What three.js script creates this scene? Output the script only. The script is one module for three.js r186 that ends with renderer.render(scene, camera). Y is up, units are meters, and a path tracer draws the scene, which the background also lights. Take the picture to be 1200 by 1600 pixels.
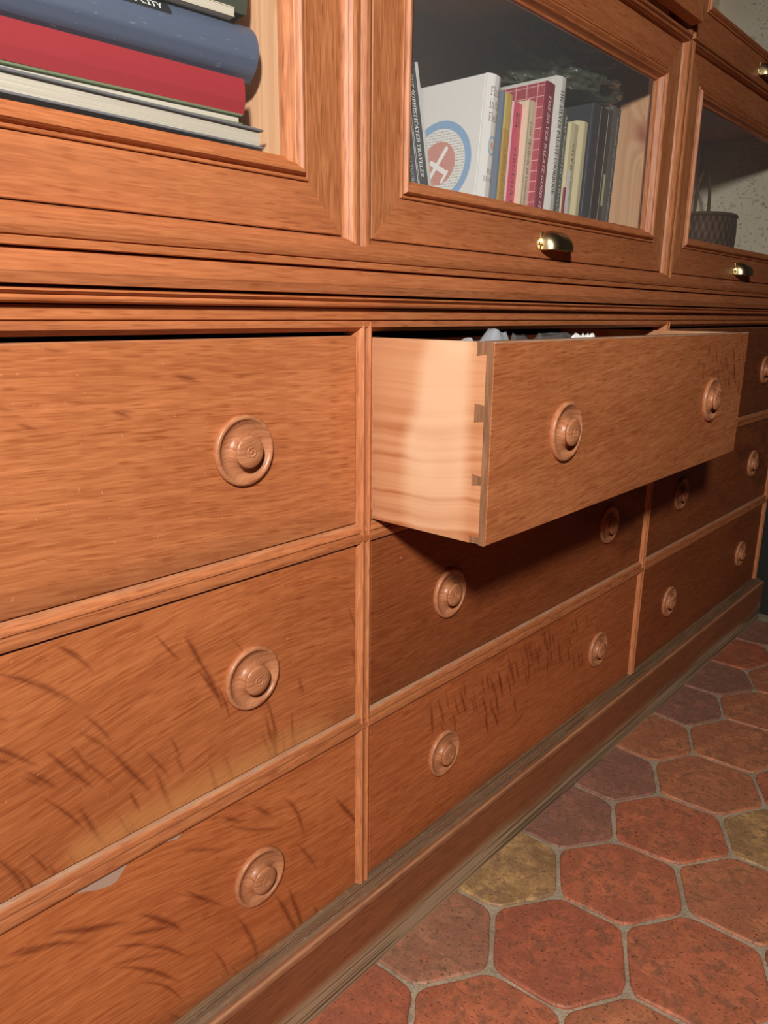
import * as THREE from 'three';
import { RoundedBoxGeometry } from 'three/addons/geometries/RoundedBoxGeometry.js';
import { mergeGeometries, toCreasedNormals, mergeVertices } from 'three/addons/utils/BufferGeometryUtils.js';

// ---------------------------------------------------------------- camera, light, exposure
const scene = new THREE.Scene();
const FLOOR = 0.812;                                  // heights below are measured from the top rail of the drawers
const Y = (y) => y + FLOOR;
const camera = new THREE.PerspectiveCamera(2 * Math.atan(800 / 1180) * 180 / Math.PI, 0.75, 0.01, 30);
camera.position.set(-0.5999, Y(0.0211), 0.5694);
{
  const m = new THREE.Matrix4().makeBasis(
    new THREE.Vector3(0.6702, 0.0112, 0.7421), new THREE.Vector3(0.1829, 0.9666, -0.1798), new THREE.Vector3(-0.7193, 0.2562, 0.6458));
  camera.quaternion.setFromRotationMatrix(m).normalize();
}
// one shaded studio lamp, up and to the left of the camera
const LAMP = new THREE.Vector3(-1.12, Y(0.66), 0.98), LAMP_R = 0.085, AIM = new THREE.Vector3(0.16, Y(-0.26), 0.06);
const lampLight = new THREE.SpotLight(new THREE.Color(1.0, 0.955, 0.895), 13.0, 0, 50 * Math.PI / 180, 1, 2);
lampLight.position.copy(LAMP); lampLight.target.position.copy(AIM); lampLight.shadow.radius = LAMP_R / 0.02;
scene.add(lampLight, lampLight.target);
scene.background = new THREE.Color(0x0a0a0b);
const renderer = new THREE.WebGLRenderer({ antialias: true });
renderer.toneMapping = THREE.LinearToneMapping;
renderer.toneMappingExposure = 1.0;
renderer.shadowMap.enabled = true;

// ---------------------------------------------------------------- helpers
function rng(seed) { let s = seed >>> 0; return () => { s = (s + 0x6D2B79F5) >>> 0; let t = s; t = Math.imul(t ^ (t >>> 15), t | 1); t ^= t + Math.imul(t ^ (t >>> 7), t | 61); return ((t ^ (t >>> 14)) >>> 0) / 4294967296; }; }
function hash(ix, iy, s) { let h = Math.imul(ix, 374761393) + Math.imul(iy, 668265263) + Math.imul(s, 2147483647 ^ 0x51ed27); h = Math.imul(h ^ (h >>> 13), 1274126177); h ^= h >>> 16; return (h >>> 0) / 4294967296; }
function noise(x, y, s, px = 0, py = 0) {             // smooth value noise 0..1, period px, py when given
  let ix = Math.floor(x), iy = Math.floor(y); let fx = x - ix, fy = y - iy;
  fx = fx * fx * (3 - 2 * fx); fy = fy * fy * (3 - 2 * fy);
  let jx = ix + 1, jy = iy + 1;
  if (px) { ix = ((ix % px) + px) % px; jx = ((jx % px) + px) % px; }
  if (py) { iy = ((iy % py) + py) % py; jy = ((jy % py) + py) % py; }
  const a = hash(ix, iy, s), b = hash(jx, iy, s), c = hash(ix, jy, s), d = hash(jx, jy, s);
  return (a + (b - a) * fx) * (1 - fy) + (c + (d - c) * fx) * fy;
}
function fbm(x, y, s, o = 4) { let v = 0, a = 0.5, t = 0; for (let i = 0; i < o; i++) { v += a * noise(x, y, s + i); t += a; a *= 0.5; x *= 2.03; y *= 2.03; } return v / t; }
const clamp = (v, a = 0, b = 1) => Math.min(b, Math.max(a, v));
const sst = (a, b, v) => { const t = clamp((v - a) / (b - a)); return t * t * (3 - 2 * t); };
const mix3 = (a, b, t) => [a[0] + (b[0] - a[0]) * t, a[1] + (b[1] - a[1]) * t, a[2] + (b[2] - a[2]) * t];

function dataTex(w, h, fn, srgb = true, repeat = null) {
  const d = new Uint8Array(w * h * 4);
  for (let j = 0; j < h; j++) for (let i = 0; i < w; i++) {
    const c = fn(i, j), k = (j * w + i) * 4;
    d[k] = clamp(c[0], 0, 255); d[k + 1] = clamp(c[1], 0, 255); d[k + 2] = clamp(c[2], 0, 255); d[k + 3] = 255;
  }
  const t = new THREE.DataTexture(d, w, h, THREE.RGBAFormat);
  t.magFilter = THREE.LinearFilter; t.minFilter = THREE.LinearMipmapLinearFilter; t.generateMipmaps = true;
  t.wrapS = t.wrapT = THREE.RepeatWrapping; if (srgb) t.colorSpace = THREE.SRGBColorSpace;
  if (repeat) t.repeat.set(repeat[0], repeat[1]);
  t.needsUpdate = true; return t;
}
const used = {};
function numbered(n) { const k = used[n] = (used[n] ?? -1) + 1; return k ? n + '_' + String(k).padStart(3, '0') : n; }
function mk(name, geo, mat, parent = scene) { const m = new THREE.Mesh(geo, mat); m.name = parent === scene ? numbered(name) : name; parent.add(m); return m; }
function thing(name, label, category, pos = [0, 0, 0], group) {
  const o = new THREE.Group(); o.name = numbered(name); o.position.set(...pos); scene.add(o);
  return tag(o, label, category, group);
}
function tag(o, label, category, group) { o.userData = { label, category }; if (group) o.userData.group = group; return o; }
function struct(name, geo, mat) { const m = mk(name, geo, mat); m.userData = { kind: 'structure' }; return m; }
function sub(name, parent, pos = [0, 0, 0]) { const g = new THREE.Group(); g.name = name; g.position.set(...pos); parent.add(g); return g; }

// uv in metres by dominant normal, grain running along axis g
let uvSeed = rng(77);
function uvBox(geo, g = 0, ox = uvSeed() * 3, oy = uvSeed() * 3) {
  const p = geo.attributes.position, n = geo.attributes.normal, uv = new Float32Array(p.count * 2);
  for (let i = 0; i < p.count; i++) {
    const P = [p.getX(i), p.getY(i), p.getZ(i)], N = [Math.abs(n.getX(i)), Math.abs(n.getY(i)), Math.abs(n.getZ(i))];
    let a = N[0] > N[1] ? (N[0] > N[2] ? 0 : 2) : (N[1] > N[2] ? 1 : 2);
    let u, v;
    if (a !== g) { u = P[g]; v = P[3 - a - g]; } else { const o = [0, 1, 2].filter((k) => k !== g); u = P[o[0]] * 0.15; v = P[o[1]]; }
    uv[2 * i] = u + ox; uv[2 * i + 1] = v + oy;
  }
  geo.setAttribute('uv', new THREE.BufferAttribute(uv, 2)); return geo;
}
function box(x0, x1, y0, y1, z0, z1, r = 0.0012, grain = 0) {
  const g = new RoundedBoxGeometry(x1 - x0, y1 - y0, z1 - z0, 1, Math.min(r, (x1 - x0) / 2.1, (y1 - y0) / 2.1, (z1 - z0) / 2.1));
  g.translate((x0 + x1) / 2, (y0 + y1) / 2, (z0 + z1) / 2); return uvBox(g, grain);
}
// sweep a closed outline between two placements; uv.x runs along, uv.y round the outline (vNorm: 0..1 over the first nFront edges)
function sweep(loop, A, B, opt = {}) {
  const n = loop.length, pos = [], uv = [];
  const pa = loop.map(A), pb = loop.map(B);
  const cum = [0]; for (let i = 0; i < n; i++) { const a = loop[i], b = loop[(i + 1) % n]; cum.push(cum[i] + Math.hypot(a[0] - b[0], a[1] - b[1])); }
  const c0 = opt.nFront ? cum[1] : 0, tot = opt.nFront ? cum[opt.nFront] - c0 : 1, ou = opt.ou ?? uvSeed() * 3, ov = opt.nFront ? 0 : (opt.ov ?? uvSeed() * 3);
  const dir = new THREE.Vector3().subVectors(pb[0], pa[0]).normalize();
  const U = (p) => p.dot(dir) + ou;
  const V = (c) => opt.nFront ? 1 - clamp((c - c0) / tot, 0.004, 0.996) : c + ov;
  const tri = (a, b, c, ua, ub, uc) => { pos.push(a.x, a.y, a.z, b.x, b.y, b.z, c.x, c.y, c.z); uv.push(...ua, ...ub, ...uc); };
  for (let i = 0; i < n; i++) {
    const j = (i + 1) % n, a = pa[i], b = pb[i], c = pb[j], d = pa[j];
    const v0 = V(cum[i]), v1 = V(cum[i + 1]);
    tri(a, b, c, [U(a), v0], [U(b), v0], [U(c), v1]); tri(a, c, d, [U(a), v0], [U(c), v1], [U(d), v1]);
  }
  const s = loop.map((p) => new THREE.Vector2(p[0], p[1]));
  for (const [P, flip] of [[pa, 0], [pb, 1]]) for (const f of THREE.ShapeUtils.triangulateShape(s, [])) {
    const [i, j, k] = f; tri(P[i], P[j], P[k], [0.1, 0.5], [0.11, 0.5], [0.1, 0.51]);
  }
  let g = new THREE.BufferGeometry(); g.setAttribute('position', new THREE.Float32BufferAttribute(pos, 3)); g.setAttribute('uv', new THREE.Float32BufferAttribute(uv, 2));
  // orientation: make outward
  g = fixWinding(g); g.computeVertexNormals(); return toCreasedNormals(g, 0.6);
}
function fixWinding(g) {
  const p = g.attributes.position.array, u = g.attributes.uv.array; let vol = 0;
  for (let i = 0; i < p.length; i += 9) vol += p[i] * (p[i + 4] * p[i + 8] - p[i + 5] * p[i + 7]) - p[i + 1] * (p[i + 3] * p[i + 8] - p[i + 5] * p[i + 6]) + p[i + 2] * (p[i + 3] * p[i + 7] - p[i + 4] * p[i + 6]);
  // only the side strip decides: caps may be mixed, three-sided test is enough for long sweeps
  if (vol < 0) for (let i = 0, k = 0; i < p.length; i += 9, k += 6) {
    for (let c = 0; c < 3; c++) { const t = p[i + 3 + c]; p[i + 3 + c] = p[i + 6 + c]; p[i + 6 + c] = t; }
    for (let c = 0; c < 2; c++) { const t = u[k + 2 + c]; u[k + 2 + c] = u[k + 4 + c]; u[k + 4 + c] = t; }
  }
  return g;
}
const V3 = (x, y, z) => new THREE.Vector3(x, y, z);
const sweepX = (loop, x0, x1, opt) => sweep(loop, (p) => V3(x0, p[0], p[1]), (p) => V3(x1, p[0], p[1]), opt);     // loop of [y, z]
const sweepY = (loop, y0, y1, opt) => sweep(loop, (p) => V3(p[0], y0, p[1]), (p) => V3(p[0], y1, p[1]), opt);     // loop of [x, z]
// mitred frame: loop of [d, z], d measured inwards from the rectangle; returns bottom, top, left, right
function frame(loop, x0, x1, y0, y1, sx = 1, sb = 1, st = sb) {
  return {
    bottom: sweep(loop, (p) => V3(x0 + p[0] * sx, y0 + p[0] * sb, p[1]), (p) => V3(x1 - p[0] * sx, y0 + p[0] * sb, p[1])),
    top: sweep(loop, (p) => V3(x0 + p[0] * sx, y1 - p[0] * st, p[1]), (p) => V3(x1 - p[0] * sx, y1 - p[0] * st, p[1])),
    left: sweep(loop, (p) => V3(x0 + p[0] * sx, y0 + p[0] * sb, p[1]), (p) => V3(x0 + p[0] * sx, y1 - p[0] * st, p[1])),
    right: sweep(loop, (p) => V3(x1 - p[0] * sx, y0 + p[0] * sb, p[1]), (p) => V3(x1 - p[0] * sx, y1 - p[0] * st, p[1])),
  };
}

// ---------------------------------------------------------------- textures
const OAK_L = [206, 130, 82], OAK_D = [150, 80, 42];
// oak: x along the grain, y across, both in metres
function oakTex(w, h, mw, mh, seed, o = {}) {
  const L = o.light || OAK_L, D = o.dark || OAK_D, per = o.tile;
  const px = (f) => per ? Math.max(1, Math.round(f * mw)) : 0, py = (f) => per ? Math.max(1, Math.round(f * mh)) : 0;
  const nz = (x, y, fx, fy, s) => per ? noise(x / mw * px(fx), y / mh * py(fy), s, px(fx), py(fy)) : noise(x * fx, y * fy, s);
  return dataTex(w, h, (i, j) => {
    const x = (i + 0.5) / w * mw, y = (j + 0.5) / h * mh;
    let yy = y + (per ? 0 : (o.slope || 0) * x) + 0.010 * (nz(x, y, 3, 9, seed) - 0.5) + 0.0035 * (nz(x, y, 14, 30, seed + 1) - 0.5);
    if (o.flow) yy += o.flow(x, y);
    const band = nz(x, yy, 1.2, 70, seed + 2), band2 = nz(x, yy, 5, 210, seed + 3);
    const f1 = sst(0.22, 0.78, nz(x, yy, 40, 460, seed + 4)), f2 = sst(0.2, 0.8, nz(x, yy, 70, 850, seed + 5));
    const blot = nz(x, y, 7, 12, seed + 6);
    const K = o.con ?? 0.8; let t = 0.60 + K * (0.18 * (band - 0.5) + 0.2 * (band2 - 0.5) + 0.24 * (f1 - 0.5) + 0.28 * (f2 - 0.5)) + 0.24 * (blot - 0.5);
    const pore = nz(x, yy, 58, 900, seed + 7); t -= 0.36 * sst(0.66, 0.95, pore) * (0.45 + band2);
    let c = mix3(D, L, clamp(t, -0.25, 1.2));
    if (o.fig) { const f = o.fig(x, y); c = mix3(c, [c[0] * 0.66, c[1] * 0.56, c[2] * 0.5], f); }
    if (o.post) c = o.post(x, y, c);
    return c;
  }, true, per ? [1 / mw, 1 / mh] : null);
}
function bumpTex(seed) { return dataTex(1024, 512, (i, j) => {
  const x = i / 1024, y = j / 512;
  const a = noise(x * 14, y * 150, seed, 14, 150), b = noise(x * 26, y * 380, seed + 1, 26, 380);
  const v = 150 + 60 * (a - 0.5) - 110 * sst(0.7, 0.95, b); return [v, v, v];
}, false); }
const oakBump = bumpTex(5); oakBump.repeat.set(1 / 0.5, 1 / 0.25);
const frontBump = oakBump.clone(); frontBump.repeat.set(0.775 / 0.5, 0.208 / 0.25); frontBump.needsUpdate = true;
const unitBump = oakBump.clone(); unitBump.repeat.set(1 / 0.5, 1); unitBump.needsUpdate = true;

const woodMat = (map, bump = oakBump, o = {}) => new THREE.MeshStandardMaterial({ map, bumpMap: bump, bumpScale: o.bump ?? 0.00025, roughness: o.rough ?? 0.5, ...(o.color ? { color: o.color } : {}) });
const oak = woodMat(oakTex(2048, 1024, 0.8, 0.4, 11, { tile: true, con: 0.62 }));
const oakPale = woodMat(oakTex(2048, 1024, 0.8, 0.4, 23, { tile: true, con: 1.0, light: [204, 134, 88], dark: [150, 86, 48] }));
const oakFlat = woodMat(oakTex(2048, 1024, 0.8, 0.4, 31, { tile: true, con: 0.7, light: [198, 123, 78], dark: [148, 82, 46] }));
// dust lies along the upper lip of the rails (v = 1 is the top)
function railTex(seed, dust) {
  return oakTex(1024, 64, 0.8, 0.03, seed, { tile: false, post: (x, y, c) => {
    const v = y / 0.03, n = noise(x * 30, v * 6, seed + 20), n2 = noise(x * 140, v * 20, seed + 21);
    const top = sst(0.74, 0.9, v) * dust * (0.45 + 0.55 * n), low = sst(0.06, 0.0, v) * 0.5 * dust, mid = sst(0.1, 0, Math.abs(v - 0.5)) * 0.35;
    c = mix3(c, [96, 52, 28], mid * (0.5 + n));
    return mix3(c, [176, 152, 132], clamp((top + low) * (0.65 + 0.5 * n2)));
  } });
}
const mkRail = (seed, dust) => { const t = railTex(seed, dust); t.repeat.set(1 / 0.8, 1); return woodMat(t, unitBump, { rough: 0.5 }); };
const railA = mkRail(41, 0.35), railB = mkRail(43, 0.85);
const railC = woodMat((() => { const t = oakTex(1024, 64, 0.8, 0.03, 47, { light: [216, 140, 92], dark: [156, 86, 46], post: (x, y, c) => mix3(c, [112, 60, 30], sst(0.12, 0, Math.abs(y / 0.03 - 0.5)) * 0.5) }); t.repeat.set(1 / 0.8, 1); return t; })(), unitBump);
// base moulding: dusty grooves at the top, a paler line along the arris below
const baseMat = woodMat((() => { const t = oakTex(2048, 96, 2.6, 0.045, 53, { light: [158, 98, 62], dark: [100, 58, 34], post: (x, y, c) => {
  const v = y / 0.045, n = noise(x * 26, v * 9, 61), n2 = noise(x * 8, v * 70, 62), n3 = noise(x * 160, v * 30, 63);
  const dusty = sst(0.34, 0.5, v) * (0.45 + 0.55 * n) * (0.65 + 0.5 * n2);
  c = mix3(c, [128, 106, 82], dusty); c = mix3(c, [62, 42, 28], sst(0.6, 0.75, n2) * 0.7 * sst(0.36, 0.5, v));
  c = mix3(c, [208, 156, 118], sst(0.1, 0.0, Math.abs(v - 0.26)) * (0.45 + 0.4 * n)); return mix3(c, [196, 180, 160], sst(0.8, 0.95, n3) * 0.25 * sst(0.36, 0.5, v));
} }); t.repeat.set(1 / 2.6, 1); return t; })(), unitBump, { rough: 0.62 });
const plinthMat = woodMat((() => { const t = oakTex(2048, 256, 2.6, 0.105, 57, { light: [160, 94, 54], dark: [118, 66, 36], post: (x, y, c) => {
  const v = y / 0.105, n = noise(x * 9, v * 3, 65), n2 = noise(x * 5, v * 46, 66), n3 = noise(x * 40, v * 160, 67);
  const worn = sst(0.52, 0.22, v + 0.22 * (n - 0.5)) ;
  c = mix3(c, [182, 156, 124], worn * 0.9); c = mix3(c, [92, 70, 50], worn * sst(0.5, 0.72, n2) * 0.75);
  return mix3(c, [c[0] * 0.9, c[1] * 0.9, c[2] * 0.9], n3 * 0.5);
} }); t.repeat.set(1 / 2.6, 1 / 0.105); return t; })(), unitBump, { rough: 0.7 });

// drawer fronts: each board has its own figure; x, y from the lower left corner of the front (0.775 x 0.208 m)
// ray flecks: short tapering strokes that follow a direction field, drawn once into a mask the size of the board
function flecks(seed, n, dir, where, lo, hi, strength = 1) {
  const S = 1400, w = Math.round(0.775 * S), h = Math.round(0.208 * S), c = document.createElement('canvas'); c.width = w; c.height = h; const x = c.getContext('2d'); x.fillStyle = '#000'; x.fillRect(0, 0, w, h); x.lineCap = 'round';
  const r = rng(seed);
  for (let k = 0; k < n; k++) {
    let px, py, tries = 0; do { px = r() * 0.775; py = r() * 0.208; } while (r() > where(px, py) && ++tries < 60);
    const L = lo + (hi - lo) * r(), st = 0.0025, m = Math.ceil(L / st), a0 = 0.4 + 0.6 * r(), wd = 1.3 + 1.3 * r(); let wob = (r() - 0.5) * 0.3;
    for (let i = 0; i < m; i++) { wob += (r() - 0.5) * 0.16; const a = dir(px, py) + wob * 0.6, nx = px + Math.cos(a) * st, ny = py + Math.sin(a) * st, tp = Math.sin(Math.PI * (i + 0.5) / m);
      for (const [ww, al] of [[4.5, 0.14], [2.2, 0.26], [1.0, 0.5]]) { x.strokeStyle = 'rgba(255,255,255,' + (al * a0 * tp * strength).toFixed(3) + ')'; x.lineWidth = wd * ww * (0.5 + 0.5 * tp); x.beginPath(); x.moveTo(px * S, h - py * S); x.lineTo(nx * S, h - ny * S); x.stroke(); }
      px = nx; py = ny; }
  }
  const d = x.getImageData(0, 0, w, h).data;
  return (X, Yy) => { const i = Math.min(w - 1, Math.max(0, Math.floor(X * S))), j = Math.min(h - 1, Math.max(0, Math.floor(h - Yy * S))); return d[(j * w + i) * 4] / 255; };
}
const round = (cx, cy, ax, ay) => (x, y) => Math.atan2(-(x - cx) / (ax * ax), (y - cy) / (ay * ay));
const lines = (F, w) => { const a = Math.abs(F - Math.round(F)); return 1 - sst(w * 0.35, w, a); };
const FW = 0.775, FH = 0.208;
function frontTex(seed, o) {
  return oakTex(1536, 416, FW, FH, seed, { ...o, post: (x, y, c) => {
    const n = noise(x * 40, y * 12, seed + 30);
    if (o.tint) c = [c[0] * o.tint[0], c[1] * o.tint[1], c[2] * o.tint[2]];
    c = mix3(c, [176, 156, 138], sst(FH - 0.0022, FH - 0.001, y) * (o.dust ?? 0.3) * (0.5 + n));
    c = mix3(c, [92, 56, 34], sst(0.035, 0.0, y) * 0.35 * noise(x * 7, y * 20, seed + 31) * (o.grime ?? 1));
    if (o.pale) c = mix3(c, [206, 142, 84], o.pale * sst(0.036, 0.008, y) * sst(0.35, 0.65, noise(x * 13, y * 10, seed + 40)));
    const sp = noise(x * 420, y * 420, seed + 32); return mix3(c, [226, 176, 140], sst(0.955, 0.985, sp) * 0.5);
  } });
}
const FR = {
  topLeft: frontTex(101, { slope: 0.05, dust: 0.15, flow: (x, y) => 0.03 * Math.sin(x * 4 + 1) * (y - 0.1) * 4, fig: flecks(111, 26, () => -0.35, (x, y) => sst(0.62, 0.42, x) * sst(0.12, 0.19, y) + 0.5 * sst(0.5, 0.4, x) * sst(0.06, 0.02, y), 0.01, 0.035, 0.7) }),
  midLeft: frontTex(121, { tint: [0.97, 0.93, 0.88], pale: 0.6, fig: flecks(131, 110, round(0.22, -0.06, 1.0, 1), (x, y) => 0.25 + 0.75 * sst(0.72, 0.45, x), 0.025, 0.085, 0.85), flow: (x, y) => 0.03 * Math.sin(x * 7) }),
  lowLeft: frontTex(141, { tint: [1.0, 0.94, 0.86], dust: 0.5, fig: flecks(151, 90, round(0.24, -0.08, 1.15, 0.9), (x, y) => 0.2 + 0.8 * sst(0.72, 0.5, x), 0.03, 0.1), flow: (x, y) => 0.02 * Math.sin(x * 9 + 1) }),
  open: frontTex(161, { slope: -0.08, dust: 0.7, grime: 0.3, fig: flecks(171, 60, (x, y) => -0.75 - 0.5 * (y - 0.1) / 0.1, (x, y) => sst(0.48, 0.7, x) * sst(0.09, 0.15, y), 0.008, 0.03, 0.8) }),
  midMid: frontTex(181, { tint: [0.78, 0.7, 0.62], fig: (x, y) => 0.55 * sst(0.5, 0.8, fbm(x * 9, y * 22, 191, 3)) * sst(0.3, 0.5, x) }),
  lowMid: frontTex(201, { tint: [0.95, 0.87, 0.8], dust: 0.7, fig: flecks(211, 60, (x, y) => -1.25 + 0.5 * (y - 0.15), (x, y) => sst(0.08, 0.16, x) * sst(0.66, 0.55, x) * sst(0.10, 0.17, y), 0.025, 0.06, 1) }),
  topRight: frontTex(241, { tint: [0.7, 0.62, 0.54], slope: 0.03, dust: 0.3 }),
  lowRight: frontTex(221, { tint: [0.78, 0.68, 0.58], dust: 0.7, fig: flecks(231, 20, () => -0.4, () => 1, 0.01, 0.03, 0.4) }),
};
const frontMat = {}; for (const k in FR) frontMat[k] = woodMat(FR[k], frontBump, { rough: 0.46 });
// pine drawer side: u along depth (front at 1), v up; wide dark growth lines and a paler band painted in
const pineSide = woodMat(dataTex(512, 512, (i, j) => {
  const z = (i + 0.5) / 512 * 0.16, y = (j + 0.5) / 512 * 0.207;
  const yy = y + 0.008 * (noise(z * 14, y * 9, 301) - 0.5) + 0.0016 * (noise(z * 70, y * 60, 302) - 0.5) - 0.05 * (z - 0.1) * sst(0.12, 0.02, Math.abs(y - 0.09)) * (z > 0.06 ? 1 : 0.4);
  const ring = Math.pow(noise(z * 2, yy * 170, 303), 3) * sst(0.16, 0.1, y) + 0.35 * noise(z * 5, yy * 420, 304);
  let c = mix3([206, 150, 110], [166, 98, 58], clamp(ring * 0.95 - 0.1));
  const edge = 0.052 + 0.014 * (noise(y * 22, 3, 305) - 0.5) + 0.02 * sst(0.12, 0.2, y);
  const paleBand = sst(edge - 0.012, edge + 0.014, z) * sst(0.14, 0.118, z) * (0.75 + 0.25 * noise(z * 40, y * 30, 306)) * (0.55 + 0.45 * sst(0.02, 0.07, y));
  c = mix3(c, [234, 200, 166], paleBand * 0.75); c = mix3(c, [192, 130, 90], (1 - sst(0.0, 0.05, z)) * 0.4);
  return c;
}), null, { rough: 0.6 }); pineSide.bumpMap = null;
const pine = woodMat(oakTex(1024, 512, 0.8, 0.4, 311, { tile: true, light: [236, 190, 148], dark: [206, 150, 108] }), null, { rough: 0.6 });
// case side of the left section: pale pine with one dark knot and its flame
const pineKnot = woodMat(dataTex(512, 512, (i, j) => {                 // u = depth 0..0.26 from the back, v = height 0..0.36
  const z = i / 512 * 0.26, y = j / 512 * 0.36; const dx = z - 0.205, dy = y - 0.222, r = Math.hypot(dx * 1.6 + dy * 0.5, dy);
  const yy = z + 0.03 * Math.exp(-r * r / 0.0012) * Math.sign(dx); const g = noise(yy * 260, y * 5, 321), g2 = noise(yy * 700, y * 12, 322);
  let c = mix3([238, 194, 152], [212, 156, 114], 0.5 * g + 0.35 * g2);
  c = mix3(c, [156, 84, 62], Math.exp(-Math.pow(r / 0.018, 2)) * 0.75); c = mix3(c, [188, 118, 92], 0.6 * Math.exp(-Math.pow((dx * 0.8 - dy * 0.55) / 0.012, 2)) * sst(-0.005, 0.02, dy) * sst(0.1, 0.03, dy));
  return c;
}), null, { rough: 0.6 });
const endGrain = woodMat(oakTex(256, 256, 0.2, 0.1, 351, { tile: true, light: [160, 116, 82], dark: [104, 70, 46] }), null, { rough: 0.7 });
const darkInside = new THREE.MeshStandardMaterial({ color: 0x3a2416, roughness: 0.85 });
const backBoard = woodMat(oakTex(512, 256, 0.8, 0.4, 331, { tile: true, light: [168, 160, 144], dark: [136, 128, 114] }), null, { rough: 0.55 });
const reflectionMat = woodMat(oakTex(256, 256, 0.8, 0.4, 337, { tile: true, light: [214, 208, 194], dark: [190, 184, 170] }), null, { rough: 0.6 });  // pale strip colour, imitating a door casing reflected in the glass
const brownStripMat = woodMat(oakTex(256, 256, 0.8, 0.4, 339, { tile: true, light: [120, 92, 62], dark: [88, 66, 46] }), null, { rough: 0.5 });  // brown edge of that imitated reflection, also used on the narrow board
const plasterMap = dataTex(1024, 1024, (i, j) => {
  const x = i / 1024, y = j / 1024; const a = fbm(x * 7, y * 7, 341, 4), s = noise(x * 150, y * 90, 345, 150, 90), s2 = noise(x * 60, y * 46, 347, 60, 46), m = noise(x * 9, y * 9, 349, 9, 9);
  let c = mix3([226, 214, 184], [244, 236, 214], a);
  return mix3(c, [128, 108, 82], sst(0.78, 0.9, s) * sst(0.4, 0.7, m) * 0.45 + sst(0.84, 0.95, s2) * 0.25);
}); plasterMap.repeat.set(2, 2);
const plaster = new THREE.MeshStandardMaterial({ map: plasterMap, roughness: 0.9, bumpMap: plasterMap, bumpScale: 0.002 });
const wallMat = new THREE.MeshStandardMaterial({ color: 0x8a847a, roughness: 0.95 });
const glassMat = new THREE.MeshPhysicalMaterial({ color: 0xffffff, transmission: 0.935, thickness: 0, roughness: 0, ior: 1.5 });
const glassClean = new THREE.MeshPhysicalMaterial({ color: 0xffffff, transmission: 0.985, thickness: 0, roughness: 0, ior: 1.5 });
const brass = new THREE.MeshStandardMaterial({ color: new THREE.Color(0.74, 0.60, 0.34), metalness: 1, roughness: 0.32 });
const darkMetal = new THREE.MeshStandardMaterial({ color: 0x2a2622, metalness: 0.8, roughness: 0.4 });

// ---------------------------------------------------------------- the room
const XL = -3.0, XR = 1.66, ZB = -0.29, ZF = 3.2, HC = 2.7, T = 0.12;
const slab = (x0, x1, y0, y1, z0, z1, g = 0) => { const b = new THREE.BoxGeometry(x1 - x0, y1 - y0, z1 - z0); b.translate((x0 + x1) / 2, (y0 + y1) / 2, (z0 + z1) / 2); return uvBox(b, g, 0.13, 0.29); };
const mortarMap = dataTex(512, 512, (i, j) => { const x = i / 512, y = j / 512; const a = fbm(x * 12, y * 12, 361, 3), s = noise(x * 200, y * 200, 363, 200, 200); return mix3([142, 126, 104], [194, 178, 154], clamp(a * 0.8 + (s - 0.5) * 0.6)); });
mortarMap.repeat.set(2.5, 2.5);
const floor = struct('floor', slab(XL - T, XR + T, -0.15, -0.0035, ZB - T, ZF + T), new THREE.MeshStandardMaterial({ map: mortarMap, roughness: 0.95, bumpMap: mortarMap, bumpScale: 0.003 }));
struct('ceiling', slab(XL - T, XR + T, HC, HC + T, ZB - T, ZF + T), wallMat);
struct('wall_back', slab(XL - T, XR + T, -0.15, HC, ZB - T, ZB), plaster);
struct('wall_right', slab(XR, XR + T, -0.15, HC, ZB, ZF), new THREE.MeshStandardMaterial({ color: 0x26251f, roughness: 0.9 }));
struct('wall_left', slab(XL - T, XL, -0.15, HC, ZB, ZF), wallMat);
struct('wall_front', slab(XL - T, XR + T, -0.15, HC, ZF, ZF + T), wallMat);

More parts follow.
